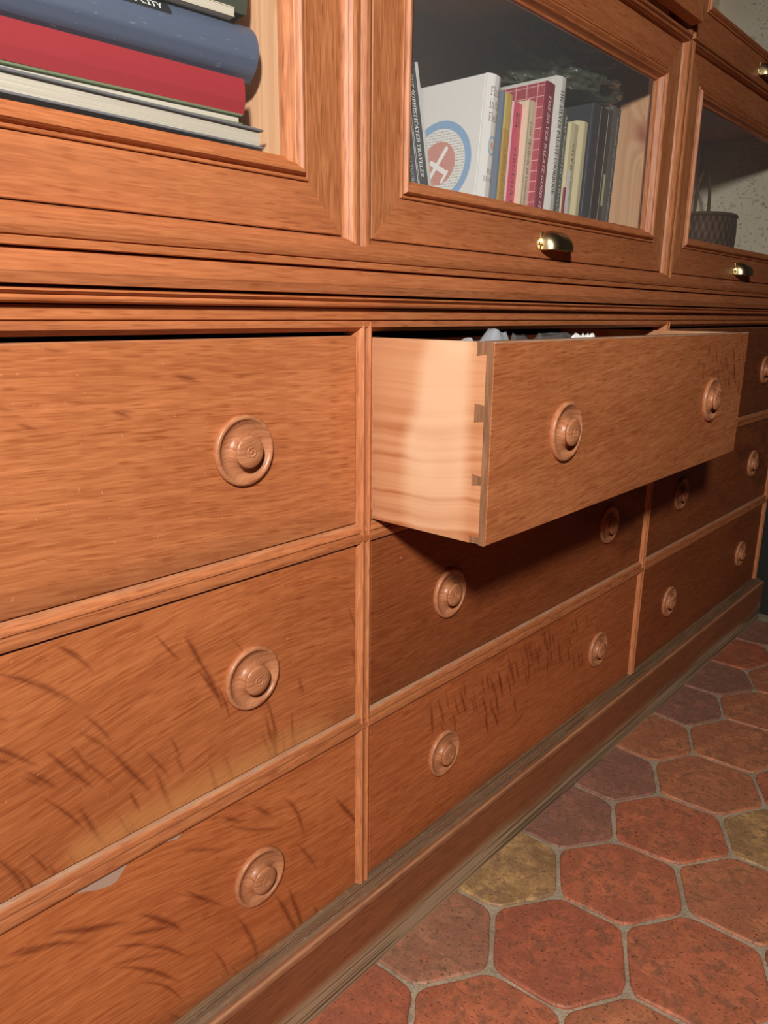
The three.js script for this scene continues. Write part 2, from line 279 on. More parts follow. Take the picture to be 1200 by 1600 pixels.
// hexagonal clay tiles, each its own piece
{
  const mats = [];
  const tones = [[[206, 122, 86], [174, 102, 74]], [[206, 132, 92], [174, 110, 80]], [[200, 112, 80], [164, 96, 72]], [[184, 130, 100], [156, 108, 86]], [[208, 164, 110], [152, 118, 82]], [[172, 118, 98], [144, 102, 86]]];
  tones.forEach(([A, B], k) => { const t = dataTex(384, 384, (i, j) => {
    const x = i / 384, y = j / 384; const s = 400 + k * 20;
    const X = x * 0.83 + y * 0.56, Z = y * 0.83 - x * 0.56, wp = fbm(x * 9, y * 9, s + 9, 3), a = fbm(X * 9 + 1.6 * wp, Z * 9, s, 5), b = fbm(Z * 26 + 2 * wp, X * 26, s + 4, 4), sp = noise(x * 120, y * 120, s + 6), sc = fbm(x * 34 + 3 * a, y * 22, s + 7, 3);
    let c = mix3(B, A, clamp((a - 0.28) * 1.9)); c = mix3(c, [110, 84, 68], sst(0.4, 0.8, b) * 0.5 * sst(0.25, 0.65, a)); const fine = noise(x * 90, y * 90, s + 11); c = mix3(c, [c[0] * 0.82, c[1] * 0.8, c[2] * 0.78], fine * 0.5);
    c = mix3(c, k === 4 ? [206, 168, 104] : [196, 112, 82], sst(0.62, 0.8, sc) * 0.4); c = mix3(c, [60, 44, 38], sst(0.82, 0.95, sp) * 0.5);
    return mix3(c, [206, 186, 164], sst(0.975, 0.995, noise(x * 150, y * 150, s + 8)) * 0.7);
  }); t.repeat.set(1 / 0.26, 1 / 0.26); mats.push(new THREE.MeshStandardMaterial({ map: t, roughness: 0.55, bumpMap: t, bumpScale: 0.002 })); });
  // corner lattice: column i, row r; the corners read from the photograph replace the regular ones
  const seen = { '1,0': [0.097, 0.141], '2,0': [0.188, 0.084], '3,0': [0.2755, 0.141], '4,0': [0.364, 0.089], '5,0': [0.446, 0.148], '6,0': [0.539, 0.099], '7,0': [0.618, 0.150], '8,0': [0.709, 0.101], '9,0': [0.791, 0.147], '10,0': [0.884, 0.101], '11,0': [0.972, 0.145], '12,0': [1.064, 0.1005], '13,0': [1.149, 0.156], '14,0': [1.242, 0.105], '0,0': [0.009, 0.085],
    '1,1': [0.105, 0.241], '2,1': [0.186, 0.291], '3,1': [0.2846, 0.2385], '4,1': [0.371, 0.294], '5,1': [0.457, 0.245], '6,1': [0.542, 0.302], '7,1': [0.628, 0.253], '8,1': [0.711, 0.3035], '9,1': [0.798, 0.255], '4,2': [0.377, 0.3926] };
  const jr = rng(909), jit = {};
  const corner = (i, r) => {
    const k = i + ',' + r; if (seen[k]) return seen[k]; if (jit[k]) return jit[k];
    const even = ((i % 2) + 2) % 2 === 0, rowUp = ((r % 2) + 2) % 2 === 0;
    const base = 0.1205 + 0.15 * r + (rowUp === even ? -0.0245 : 0.0245);
    return jit[k] = [0.0105 + 0.0882 * i + 0.004 * r + (hash(i, r, 71) - 0.5) * 0.007, base + (hash(i, r, 72) - 0.5) * 0.007];
  };
  function tileGeo(pts, lift, tilt) {
    // inset polygon, corners softened, edges a little uneven
    const n = pts.length, cx = pts.reduce((s, p) => s + p[0], 0) / n, cz = pts.reduce((s, p) => s + p[1], 0) / n;
    const ring = (inset, y) => { const out = []; for (let i = 0; i < n; i++) { const a = pts[i], b = pts[(i + 1) % n];
      for (const t of [0.05, 0.14, 0.38, 0.62, 0.86, 0.95]) { let x = a[0] + (b[0] - a[0]) * t, z = a[1] + (b[1] - a[1]) * t; const c = (t < 0.1 || t > 0.9) ? 0.0022 : 0;
        const dx = cx - x, dz = cz - z, L = Math.hypot(dx, dz), q = inset + c + (hash(Math.round(x * 4000), Math.round(z * 4000), 73) - 0.5) * 0.0022; out.push(V3(x + dx / L * q, y + tilt[0] * (x - cx) + tilt[1] * (z - cz), z + dz / L * q)); } } return out; };
    const rings = [ring(0.0032, -0.008), ring(0.0033, lift - 0.0022), ring(0.0050, lift - 0.0004), ring(0.0066, lift), ring(0.012, lift)], pos = [], m = rings[0].length;
    for (let k = 0; k < 4; k++) for (let i = 0; i < m; i++) { const a = rings[k][i], b = rings[k][(i + 1) % m], c = rings[k + 1][(i + 1) % m], d = rings[k + 1][i]; for (const q of [a, c, b, a, d, c]) pos.push(q.x, q.y, q.z); }
    const C = V3(cx, lift, cz); for (let i = 0; i < m; i++) for (const q of [C, rings[4][(i + 1) % m], rings[4][i]]) pos.push(q.x, q.y, q.z);
    // top faces must look up
    let g = new THREE.BufferGeometry(); g.setAttribute('position', new THREE.Float32BufferAttribute(pos, 3)); g.computeVertexNormals();
    if (g.attributes.normal.getY(g.attributes.normal.count - 1) < 0) { const p = g.attributes.position.array; for (let i = 0; i < p.length; i += 9) for (let c = 0; c < 3; c++) { const t = p[i + 3 + c]; p[i + 3 + c] = p[i + 6 + c]; p[i + 6 + c] = t; } }
    g = mergeVertices(g, 1e-5); g.deleteAttribute('normal'); g.computeVertexNormals(); uvBox(g, 0, hash(Math.round(cx * 999), 3, 5) * 3, hash(Math.round(cz * 999), 4, 5) * 3);
    const p = g.attributes.position, uv = g.attributes.uv; for (let i = 0; i < p.count; i++) uv.setXY(i, uv.getX(0) * 0 + p.getX(i) + hash(Math.round(cx * 999), 3, 5), p.getZ(i) + hash(Math.round(cz * 999), 4, 5));
    return g;
  }
  const pick = { '3,0': 0, '5,0': 0, '2,-1': 4, '4,-1': 5, '6,-1': 5, '6,0': 1, '0,-1': 3, '5,1': 0, '4,0': 0, '7,0': 1, '8,-1': 1, '2,0': 0, '8,0': 5, '9,0': 1, '6,1': 4, '1,0': 2, '0,0': 2, '4,1': 1 };
  for (let r = -2; r < 11; r++) for (let i = -14; i < 18; i++) {
    // a tile has its corners i..i+2 of row r (upper side) and row r+1
    const even = ((i % 2) + 2) % 2 === 0, rowUp = ((r % 2) + 2) % 2 === 0;
    // upper zigzag of a tile: middle corner of row r points up (towards the wall)
    const midUp = (((i + 1) % 2 + 2) % 2 === 0) === rowUp;
    if (!midUp) continue;
    const P = [corner(i, r), corner(i + 1, r), corner(i + 2, r), corner(i + 2, r + 1), corner(i + 1, r + 1), corner(i, r + 1)];
    const cx = (P[0][0] + P[2][0]) / 2, cz = (P[1][1] + P[4][1]) / 2;
    if (cx > XR - 0.02 || cx < -1.0 || cz < -0.03 || cz > 1.45) continue;
    const k = pick[i + ',' + r] ?? Math.floor(hash(i, r, 81) * 3.99) % 4 === 3 ? (pick[i + ',' + r] ?? 5) : (pick[i + ',' + r] ?? Math.floor(hash(i, r, 82) * 3.3));
    const Q = P.map(([x, z]) => [Math.min(x, XR - 0.001), z]);
    mk('tile', tileGeo(Q, 0.0002 + hash(i, r, 83) * 0.0014 - 0.0008, [(hash(i, r, 84) - 0.5) * 0.012, (hash(i, r, 85) - 0.5) * 0.012]), mats[k], floor);
  }
}

// ---------------------------------------------------------------- the drawer chest
const W = 0.8;
const knobGeo = (() => {
  const pr = [[0.0335, 0], [0.0340, 0.0022], [0.0336, 0.0042], [0.0324, 0.0054], [0.0306, 0.0056], [0.0292, 0.0046], [0.0288, 0.0034], [0.0280, 0.0036], [0.0272, 0.0028], [0.0250, 0.0012], [0.0215, 0.0006], [0.0185, 0.0010], [0.0160, 0.0024], [0.0142, 0.0048], [0.0132, 0.0072], [0.0130, 0.0082], [0.0148, 0.0088], [0.0156, 0.0100], [0.0154, 0.0114], [0.0138, 0.0126], [0.0100, 0.0136], [0.0068, 0.0140], [0.0060, 0.0135], [0.0054, 0.0138], [0.0048, 0.0145], [0.0038, 0.0145], [0.0032, 0.0136], [0.0024, 0.0136], [0.0016, 0.0145], [0.0, 0.0147]];
  const g = new THREE.LatheGeometry(pr.map((p) => new THREE.Vector2(p[0], p[1])), 56); g.rotateX(Math.PI / 2);
  const p = g.attributes.position, uv = g.attributes.uv; for (let i = 0; i < p.count; i++) uv.setXY(i, p.getX(i) + 0.31, p.getY(i) + 0.17 + p.getZ(i) * 0.6);
  return g;
})();
const knobMat = woodMat(oakTex(512, 512, 0.4, 0.2, 71, { tile: true, light: [200, 136, 96], dark: [142, 84, 52] }), null, { rough: 0.4 });
const chest = thing('drawer_chest', 'long oak chest of drawers with turned wooden knobs, standing on red hexagonal tiles', 'chest of drawers', [0, FLOOR, 0]);
const X0 = -W, X1 = 2 * W;
{
  const rails = [[-0.2221, 0.0117], [-0.4604, 0.0121]];
  const railLoop = (yc, hh) => [[yc + hh, -0.02], [yc + hh, -0.003], [yc + hh * 0.88, 0.0002], [yc + hh * 0.62, 0.0030], [yc + hh * 0.34, 0.0042], [yc + hh * 0.14, 0.0038], [yc + hh * 0.04, 0.0022], [yc - hh * 0.06, 0.0042], [yc - hh * 0.3, 0.0050], [yc - hh * 0.7, 0.0050], [yc - hh * 0.9, 0.0040], [yc - hh, 0.0012], [yc - hh, -0.02]];
  for (let c = 0; c < 3; c++) rails.forEach(([yc, hh], k) => mk('rail', sweepX(railLoop(yc, hh), X0 + c * W, X0 + (c + 1) * W, { nFront: 11, ou: -X0 - c * W + 0.0001 }), k ? railB : railA, chest));
  const mLoop = (xc) => [[xc - 0.012, -0.02], [xc - 0.012, -0.004], [xc - 0.0108, -0.0006], [xc - 0.0085, 0.0032], [xc - 0.0055, 0.005], [xc - 0.0028, 0.0042], [xc - 0.0012, 0.0012], [xc + 0.0012, 0.0038], [xc + 0.0045, 0.0052], [xc + 0.008, 0.0034], [xc + 0.0105, -0.0006], [xc + 0.012, -0.004], [xc + 0.012, -0.02]];
  for (let c = 0; c < 4; c++) mk('mullion', sweepY(mLoop(X0 + c * W), -0.6935, 0.0105, { nFront: 11, ou: 0.7 }), railC, chest);
  // waist: top rail, frieze, bead, fascia, fillet, torus
  const E0 = X0 - 0.014, E1 = X1 + 0.014;
  mk('top_rail', sweepX([[0.0118, -0.02], [0.0118, 0.0038], [0.0095, 0.0048], [0.0052, 0.0042], [0.0022, 0.0012], [0.0006, -0.003], [0.0006, -0.02]], E0, E1), oakFlat, chest);
  mk('frieze', sweepX([[0.0236, -0.02], [0.0236, 0.0060], [0.0130, 0.0060], [0.0122, 0.0040], [0.0122, -0.02]], E0, E1), oak, chest);
  mk('bead_moulding', sweepX([[0.0364, -0.02], [0.0364, 0.0130], [0.0352, 0.0160], [0.0332, 0.0164], [0.0316, 0.0146], [0.0308, 0.0120], [0.0300, 0.0136], [0.0280, 0.0150], [0.0262, 0.0142], [0.0248, 0.0108], [0.0246, 0.0080], [0.0246, -0.02]], E0 - 0.004, E1 + 0.004), oak, chest);
  mk('fascia_moulding', sweepX([[0.0616, -0.02], [0.0616, 0.0130], [0.0560, 0.0150], [0.0490, 0.0200], [0.0466, 0.0232], [0.0458, 0.0234], [0.0450, 0.0226], [0.0405, 0.0214], [0.0378, 0.0208], [0.0372, 0.0130], [0.0372, -0.02]], E0 - 0.008, E1 + 0.008), oakFlat, chest);
  mk('fillet', sweepX([[0.0690, -0.02], [0.0690, 0.0175], [0.0684, 0.0182], [0.0632, 0.0176], [0.0626, 0.0165], [0.0626, -0.02]], E0 - 0.008, E1 + 0.008), oak, chest);
  mk('torus_moulding', sweepX([[0.0822, -0.02], [0.0822, -0.0022], [0.0858, -0.0022], [0.0856, 0.0070], [0.0846, 0.0120], [0.0826, 0.0156], [0.0796, 0.0178], [0.0760, 0.0184], [0.0726, 0.0178], [0.0704, 0.0162], [0.0698, 0.0140], [0.0698, -0.02]], E0 - 0.008, E1 + 0.008), oakFlat, chest);
  mk('top_board', box(X0 - 0.01, X1 + 0.01, 0.063, 0.0825, ZB + 0.005, -0.0205), oak, chest);
  // base
  mk('base_moulding', sweepX([[-0.6918, -0.0195], [-0.6918, 0.0014], [-0.6930, 0.0046], [-0.6944, 0.0050], [-0.6952, 0.0092], [-0.6966, 0.0100], [-0.6974, 0.0140], [-0.6990, 0.0156], [-0.7002, 0.0204], [-0.7030, 0.0226], [-0.7040, 0.0252], [-0.7062, 0.0264], [-0.7082, 0.0256], [-0.7092, 0.0238], [-0.7092, -0.0195]], E0, E1, { nFront: 12, ou: 0.83 }), baseMat, chest);
  { const g = box(E0, E1, -FLOOR - 0.003, -0.7094, 0.0, 0.0236, 0.0012); const p = g.attributes.position, uv = g.attributes.uv; for (let i = 0; i < p.count; i++) uv.setXY(i, p.getX(i) + 0.83, clamp(p.getY(i) + FLOOR, 0.0005, 0.1045)); mk('plinth', g, plinthMat, chest); }
  // carcass
  mk('side_panel', box(X0 - 0.011, X0 + 0.007, -FLOOR, 0.063, ZB + 0.005, -0.0205, 0.001, 1), oak, chest);
  mk('side_panel', box(X1 - 0.007, X1 + 0.011, -FLOOR, 0.063, ZB + 0.005, -0.0205, 0.001, 1), oak, chest);
  for (const xc of [0, W]) mk('divider', box(xc - 0.008, xc + 0.008, -0.69, 0.0625, ZB + 0.02, -0.0205, 0.001, 1), darkInside, chest);
  mk('back_panel', box(X0 + 0.0075, X1 - 0.0075, -0.69, 0.0625, ZB + 0.006, ZB + 0.018, 0.001), darkInside, chest);
  mk('bottom_board', box(X0 + 0.0075, X1 - 0.0075, -0.712, -0.6925, ZB + 0.006, -0.0205, 0.001), darkInside, chest);
  // drawers
  const rows = [[-0.2092, -0.0036], [-0.4472, -0.2352], [-0.6910, -0.4740]];
  const frontGeo = (x0, x1, y0, y1, t = 0.02) => { const g = new RoundedBoxGeometry(x1 - x0, y1 - y0, t, 2, 0.0014); g.translate((x0 + x1) / 2, (y0 + y1) / 2, -t / 2); const p = g.attributes.position, uv = g.attributes.uv; for (let i = 0; i < p.count; i++) uv.setXY(i, clamp((p.getX(i) - x0) / (x1 - x0), 0.002, 0.998), clamp((p.getY(i) - y0) / (y1 - y0), 0.002, 0.998)); return g; };
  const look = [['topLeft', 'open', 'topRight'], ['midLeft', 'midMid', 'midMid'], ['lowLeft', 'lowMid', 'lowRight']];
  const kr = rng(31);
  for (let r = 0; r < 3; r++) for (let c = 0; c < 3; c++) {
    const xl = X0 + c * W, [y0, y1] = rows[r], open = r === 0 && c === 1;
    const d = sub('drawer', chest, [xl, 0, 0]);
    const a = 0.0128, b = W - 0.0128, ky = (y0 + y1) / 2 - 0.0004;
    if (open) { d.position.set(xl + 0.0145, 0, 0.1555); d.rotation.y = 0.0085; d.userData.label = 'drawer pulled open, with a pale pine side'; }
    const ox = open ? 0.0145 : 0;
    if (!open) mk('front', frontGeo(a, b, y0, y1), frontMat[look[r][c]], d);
    else {
      // front board: thin show face, with pins reaching back between the tails of the sides
      const w = b - a - 0.002, ya = -0.2090, yb = -0.0052;
      mk('front', frontGeo(0.0012, w, ya, yb, 0.0078), frontMat.open, d);
      mk('end_grain', box(0, 0.0011, ya, yb, -0.0078, -0.0004, 0.0003, 1), endGrain, d);
      const gs = [];
      gs.push(box(0.0115, w - 0.0115, ya + 0.001, yb, -0.0195, -0.0078, 0.0005));
      const pins = [[-0.0192, yb - 0.0004], [-0.0840, -0.0650], [-0.1480, -0.1360], [ya + 0.0006, -0.2000]];
      const sideLoop = (x) => { // outline of the tails in (z, y)
        const s = new THREE.Shape(); s.moveTo(-0.35, ya + 0.0006); s.lineTo(-0.0195, ya + 0.0006);
        const asc = [...pins].sort((p, q) => p[0] - q[0]); let first = true;
        for (const [p0, p1] of asc) { if (first) { s.lineTo(-0.0195, p1); s.lineTo(-0.0080, p1 - 0.0015); first = false; continue; }
          s.lineTo(-0.0080, p0 + 0.0015); s.lineTo(-0.0195, p0); if (p1 < yb - 0.001) { s.lineTo(-0.0195, p1); s.lineTo(-0.0080, p1 - 0.0015); } }
        s.lineTo(-0.0195, yb - 0.0006); s.lineTo(-0.35, yb - 0.0006); s.closePath(); return s; };
      const SG = () => { const g = new THREE.ExtrudeGeometry(sideLoop(), { depth: 0.011, bevelEnabled: false }); g.rotateY(-Math.PI / 2); const p = g.attributes.position, uv = g.attributes.uv; // now depth along -x, shape x -> z
        for (let i = 0; i < p.count; i++) uv.setXY(i, clamp((p.getZ(i) + 0.155) / 0.16, -2, 0.999), clamp((p.getY(i) - ya) / 0.207, 0.001, 0.999)); return g; };
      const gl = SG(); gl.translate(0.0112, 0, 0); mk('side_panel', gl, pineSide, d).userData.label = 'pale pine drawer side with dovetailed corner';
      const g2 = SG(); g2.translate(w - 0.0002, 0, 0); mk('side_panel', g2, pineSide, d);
      for (const [p0, p1] of pins) for (const xx of [0.0004, w - 0.0112]) gs.push(box(xx, xx + 0.0108, p0 + 0.0004, p1 - 0.0002, -0.0193, -0.0078, 0.0003, 1));
      mk('dovetail_pins', mergeGeometries(gs.map((g) => { const q = g.index ? g.toNonIndexed() : g; return q; })), endGrain, d);
      mk('bottom_panel', box(0.0115, w - 0.0115, ya + 0.008, ya + 0.014, -0.35, -0.0197, 0.0005, 2), pine, d);
      mk('back_panel', box(0.0115, w - 0.0115, ya + 0.0145, yb - 0.012, -0.348, -0.338, 0.0005), pine, d);
    }
    for (const kx of [0.166, W - 0.166]) { const k = mk('knob', knobGeo, knobMat, d); k.position.set(kx - ox, ky, 0); k.rotation.z = (kr() - 0.5) * 0.5; }
  }
  // nail heads in the waist moulding
  const nail = new THREE.SphereGeometry(0.0011, 10, 8); const nm = new THREE.MeshStandardMaterial({ color: 0xc8bd92, roughness: 0.4, metalness: 0.5 });
  for (const [x, y, z] of [[-0.2835, 0.0412, 0.0178], [-0.2270, 0.0728, 0.0158], [0.06, 0.074, 0.0168]]) mk('nail_head', nail, nm, chest).position.set(x, y, z);
}

// ---------------------------------------------------------------- glass-fronted bookcase sections
const UH = 0.3845, UD = 0.262;
const pullGeo = (() => {
  const nu = 36, nv = 14, a = 0.033, H = 0.0245, D = 0.0245, pos = [], idx = [];
  const pt = (u, v, off) => { const s = Math.pow(Math.max(0, 1 - Math.pow(Math.abs(u), 3.4)), 0.42), th = Math.min(v / 0.82, 1) * Math.PI / 2; const lip = v > 0.82 ? (v - 0.82) / 0.18 * 0.0032 : 0;
    const k = 1 - off / D; return [a * u * (1 - off / a * 0.9), H * Math.cos(th) * (0.25 + 0.75 * s) * k - lip, D * Math.sin(th) * (0.1 + 0.9 * s) * k + 0.0005]; };
  for (const off of [0, 0.0016]) for (let i = 0; i <= nu; i++) for (let j = 0; j <= nv; j++) { const t = -Math.cos(i / nu * Math.PI); pos.push(...pt(t, j / nv, off)); }
  const N = (nu + 1) * (nv + 1), at = (l, i, j) => l * N + i * (nv + 1) + j;
  for (let l = 0; l < 2; l++) for (let i = 0; i < nu; i++) for (let j = 0; j < nv; j++) { const q = [at(l, i, j), at(l, i, j + 1), at(l, i + 1, j + 1), at(l, i + 1, j)]; if (l === 0) idx.push(q[0], q[1], q[2], q[0], q[2], q[3]); else idx.push(q[0], q[2], q[1], q[0], q[3], q[2]); }
  for (let i = 0; i < nu; i++) idx.push(at(0, i, nv), at(1, i, nv), at(1, i + 1, nv), at(0, i, nv), at(1, i + 1, nv), at(0, i + 1, nv));
  let g = new THREE.BufferGeometry(); g.setAttribute('position', new THREE.Float32BufferAttribute(pos, 3)); g.setIndex(idx); g.computeVertexNormals();
  const parts = [g.toNonIndexed()];
  for (const s of [-1, 1]) { const e = new THREE.CylinderGeometry(0.0068, 0.0072, 0.0016, 24); e.rotateX(Math.PI / 2); e.scale(0.8, 1.15, 1); e.translate(s * 0.0355, 0.0055, 0.0008); e.deleteAttribute('uv'); parts.push(e.toNonIndexed());
    const sc = new THREE.SphereGeometry(0.0026, 14, 10); sc.scale(1, 1, 0.6); sc.translate(s * 0.0368, 0.0055, 0.0018); sc.deleteAttribute('uv'); parts.push(sc.toNonIndexed()); }
  const plate = new RoundedBoxGeometry(0.066, 0.0215, 0.001, 1, 0.0004); plate.translate(0, 0.0103, 0.0006); plate.deleteAttribute('uv'); parts.push(plate.index ? plate.toNonIndexed() : plate);
  return mergeGeometries(parts);
})();
const beadLoop = [[0, -0.031], [0, -0.0085], [0.0012, -0.0056], [0.0045, -0.0032], [0.0085, -0.003], [0.0125, -0.0046], [0.0150, -0.0075], [0.0162, -0.0074], [0.0185, -0.0098], [0.0205, -0.0135], [0.0212, -0.0155], [0.0212, -0.031]];
const faceLoop = [[0.0222, -0.031], [0.0222, -0.0128], [0.0230, -0.012], [0.0666, -0.012], [0.0672, -0.0128], [0.0676, -0.0142], [0.0676, -0.031]].map((p) => [p[0] - 0.0222, p[1]]);
const mouldLoop = [[0.0454, -0.027], [0.0454, -0.0136], [0.0458, -0.0108], [0.0466, -0.0102], [0.0486, -0.0104], [0.0492, -0.0122], [0.0498, -0.0122], [0.0506, -0.0092], [0.0526, -0.0070], [0.0550, -0.0068], [0.0572, -0.0084], [0.0582, -0.0104], [0.0598, -0.0110], [0.0606, -0.0116], [0.0618, -0.0160], [0.0634, -0.0196], [0.0662, -0.0208], [0.0668, -0.027]];
function section(label, col, y0, opt = {}) {
  const t = thing('bookcase_section', label, 'bookcase', [col * W, Y(y0), 0], 'glass-fronted bookcase sections on the chest');
  const side = opt.side || oak;
  const sideGeo = (x0, x1) => { const g = box(x0, x1, 0.0008, UH - 0.0008, -UD, -0.0312, 0.0006, 1); if (opt.side) { const p = g.attributes.position, uv = g.attributes.uv; for (let i = 0; i < p.count; i++) uv.setXY(i, (p.getZ(i) + UD) / 0.26, (p.getY(i)) / 0.385); } return g; };
  mk('side_panel', sideGeo(0.0006, 0.043), side, t); mk('side_panel', sideGeo(W - 0.043, W - 0.0006), side, t);
  mk('bottom_panel', box(0.0434, W - 0.0434, 0.0008, 0.020, -UD, -0.0312, 0.0006), opt.inner || oak, t);
  mk('top_panel', box(0.0434, W - 0.0434, UH - 0.014, UH - 0.0008, -UD, -0.0312, 0.0006), opt.inner || oak, t);
  if (opt.back) mk('back_panel', box(0.0434, W - 0.0434, 0.0205, UH - 0.0145, -UD, -UD + 0.009, 0.0006), opt.back, t);
  if (opt.lining) { for (const [a, b, c, d, e, f] of [[0.0432, 0.0446, 0.0206, UH - 0.0146, -UD + 0.004, -0.034], [W - 0.0446, W - 0.0432, 0.0206, UH - 0.0146, -UD + 0.004, -0.034], [0.045, W - 0.045, 0.0206, UH - 0.0146, -UD + 0.001, -UD + 0.0035]]) mk('lining', slab(a, b, c, d, e, f, 1), opt.lining, t); }
  if (opt.extra) opt.extra(t);
  const e = frame(beadLoop, 0.0004, W - 0.0004, 0.0003, UH - 0.0003, 1.0, 0.0118 / 0.0212, 0.0092 / 0.0212);
  mk('edge_bead', e.bottom, oakFlat, t); mk('edge_bead', e.top, oakFlat, t); mk('edge_bead', e.left, oakPale, t); mk('edge_bead', e.right, oakPale, t);
  // door, hung at its top edge
  const dx0 = 0.0222, dx1 = W - 0.0222, dy0 = 0.0128, dy1 = UH - 0.0102;
  const d = sub('door', t, [0, dy1, -0.0215]); const put = (g) => { g.translate(0, -dy1, 0.0215); return g; };
  const f = frame(faceLoop, dx0, dx1, dy0, dy1), m = frame(mouldLoop, dx0, dx1, dy0, dy1);
  mk('rail', put(f.bottom), oakFlat, d); mk('rail', put(f.top), oakFlat, d); mk('stile', put(f.left), oakPale, d); mk('stile', put(f.right), oakPale, d);
  for (const k of ['bottom', 'top']) mk('moulding', put(m[k]), oak, d); for (const k of ['left', 'right']) mk('moulding', put(m[k]), oakPale, d);
  const gl = new THREE.PlaneGeometry(dx1 - dx0 - 0.122, dy1 - dy0 - 0.122); gl.translate((dx0 + dx1) / 2, (dy0 + dy1) / 2, -0.0235); mk('glass', put(gl), opt.glass || glassMat, d);
  const p = mk('pull', pullGeo, brass, d); p.position.set((dx0 + dx1) / 2 - 0.003, 0.0262 - dy1, -0.012 + 0.0215);
  if (opt.open) d.rotation.x = -opt.open;
  return t;
}
const T1 = 0.083, T2 = T1 + UH;
section('glass-fronted oak bookcase section holding the pile of flat books', -1, T1, { glass: glassClean, side: pineKnot, back: pine, inner: pine });
section('glass-fronted oak bookcase section holding the upright row of cookbooks', 0, T1, { side: pineKnot, back: backBoard, inner: pine, extra: (t) => {
  mk('reflection_strip', box(0.583, 0.634, 0.021, UH - 0.015, -UD + 0.0095, -UD + 0.016, 0.001, 1), reflectionMat, t);  // added strips imitate a door frame reflected in the glass
  mk('reflection_strip', box(0.552, 0.5825, 0.021, UH - 0.015, -UD + 0.0095, -UD + 0.021, 0.004, 1), brownStripMat, t);
} });
section('glass-fronted oak bookcase section lined in speckled cream, with the handled basket inside', 1, T1, { lining: plaster });
section('upper oak bookcase section with its glass door tipped slightly open at the bottom', 0, T2, { open: 0.083, back: backBoard, inner: pine });
section('empty upper oak bookcase section lined in speckled cream, at top right', 1, T2, { lining: plaster });

// ---------------------------------------------------------------- books
function canvasTex(w, h, draw) { const c = document.createElement('canvas'); c.width = w; c.height = h; const x = c.getContext('2d'); draw(x, w, h); const t = new THREE.CanvasTexture(c); t.colorSpace = THREE.SRGBColorSpace; return t; }
const pageMap = dataTex(256, 128, (i, j) => { const n = noise(i * 0.04, j * 0.9, 501), m = noise(i * 0.01, j * 0.2, 502); const v = 0.82 + 0.22 * n * m; return [228 * v, 220 * v, 200 * v]; });
const paper = new THREE.MeshStandardMaterial({ map: pageMap, roughness: 0.9 });
const cloth = (c, rough = 0.75) => new THREE.MeshStandardMaterial({ color: c, roughness: rough });
// a standing book: spine faces +z at z = 0, thickness along x from 0 to t, foot at y = 0
function book(label, { t, h, d, color, spine, bulge = 0.002, cover, group, name = 'book', rough = 0.7, soft = false }) {
  const g = thing(name, label, 'book', [0, 0, 0], group);
  const cm = cover || cloth(color, rough), b = soft ? 0.0008 : 0.0024, sq = soft ? 0 : 0.003;
  // spine: shallow curve, closed behind
  const n = 10, loop = [], front = [];
  for (let i = 0; i <= n; i++) { const u = i / n; front.push([t * u, -bulge * Math.pow(Math.abs(2 * u - 1), 2.4)]); }
  for (const p of front) loop.push(p); loop.push([t, -bulge - 0.003]); loop.push([0, -bulge - 0.003]);
  const sg = sweepY(loop, 0, h, { ou: 0, ov: 0 });
  { const p = sg.attributes.position, uv = sg.attributes.uv; for (let i = 0; i < p.count; i++) uv.setXY(i, clamp(p.getX(i) / t, 0.002, 0.998), clamp(p.getY(i) / h, 0.002, 0.998)); }
  mk('spine', sg, spine ? new THREE.MeshStandardMaterial({ map: spine, roughness: rough }) : cm, g);
  const bd = (x0) => { const q = new RoundedBoxGeometry(b, h, d, 1, b / 3); q.translate(x0 + b / 2, h / 2, -d / 2 - bulge - 0.0032); const p = q.attributes.position, uv = q.attributes.uv; for (let i = 0; i < p.count; i++) uv.setXY(i, clamp((p.getZ(i) + d + bulge) / d, 0.001, 0.999), clamp(p.getY(i) / h, 0.001, 0.999)); return q; };
  mk('cover', bd(0), cm, g); mk('cover', bd(t - b), cm, g);
  const pg = new THREE.BoxGeometry(t - 2 * b - 0.0004, h - 2 * sq - 0.0004, d - sq - 0.001); pg.translate(t / 2, h / 2, -(d - sq) / 2 - bulge - 0.0032);
  { const p = pg.attributes.position, uv = pg.attributes.uv; for (let i = 0; i < p.count; i++) uv.setXY(i, (p.getY(i) + p.getZ(i)) * 3, p.getX(i) / t * 2); }
  mk('page_block', pg, paper, g);
  return g;
}
// spine lettering: reads from the top down
function spineTex(bg, draw, w = 128, h = 1024) { return canvasTex(w, h, (x) => { x.fillStyle = bg; x.fillRect(0, 0, w, h); draw(x, w, h); }); }
function down(x, text, cx, y, size, color, font = 'serif', style = 'bold', squeeze = 0, align = 'left') { x.save(); x.translate(cx, y); x.rotate(Math.PI / 2); x.fillStyle = color; x.font = style + ' ' + size + 'px ' + font; x.textAlign = align; x.textBaseline = 'middle'; if (squeeze) { const w = x.measureText(text).width; x.scale(squeeze / w, 1); } x.fillText(text, 0, 0); x.restore(); }
const SHELF = Y(T1 + 0.0202);
const LEAN = 0.078;
// place a leaning book by the lower right corner of its spine
function stand(b, xr, zs, t, lean = LEAN) { b.userData.group = 'upright books in the middle section'; b.rotation.z = -lean; const c = Math.cos(lean), s = Math.sin(lean); b.position.set(xr - t * c, SHELF + t * s, zs); }
const at = (xr17) => xr17 - Math.tan(LEAN) * 0.073;   // xr17: right edge of the spine measured at the glass foot

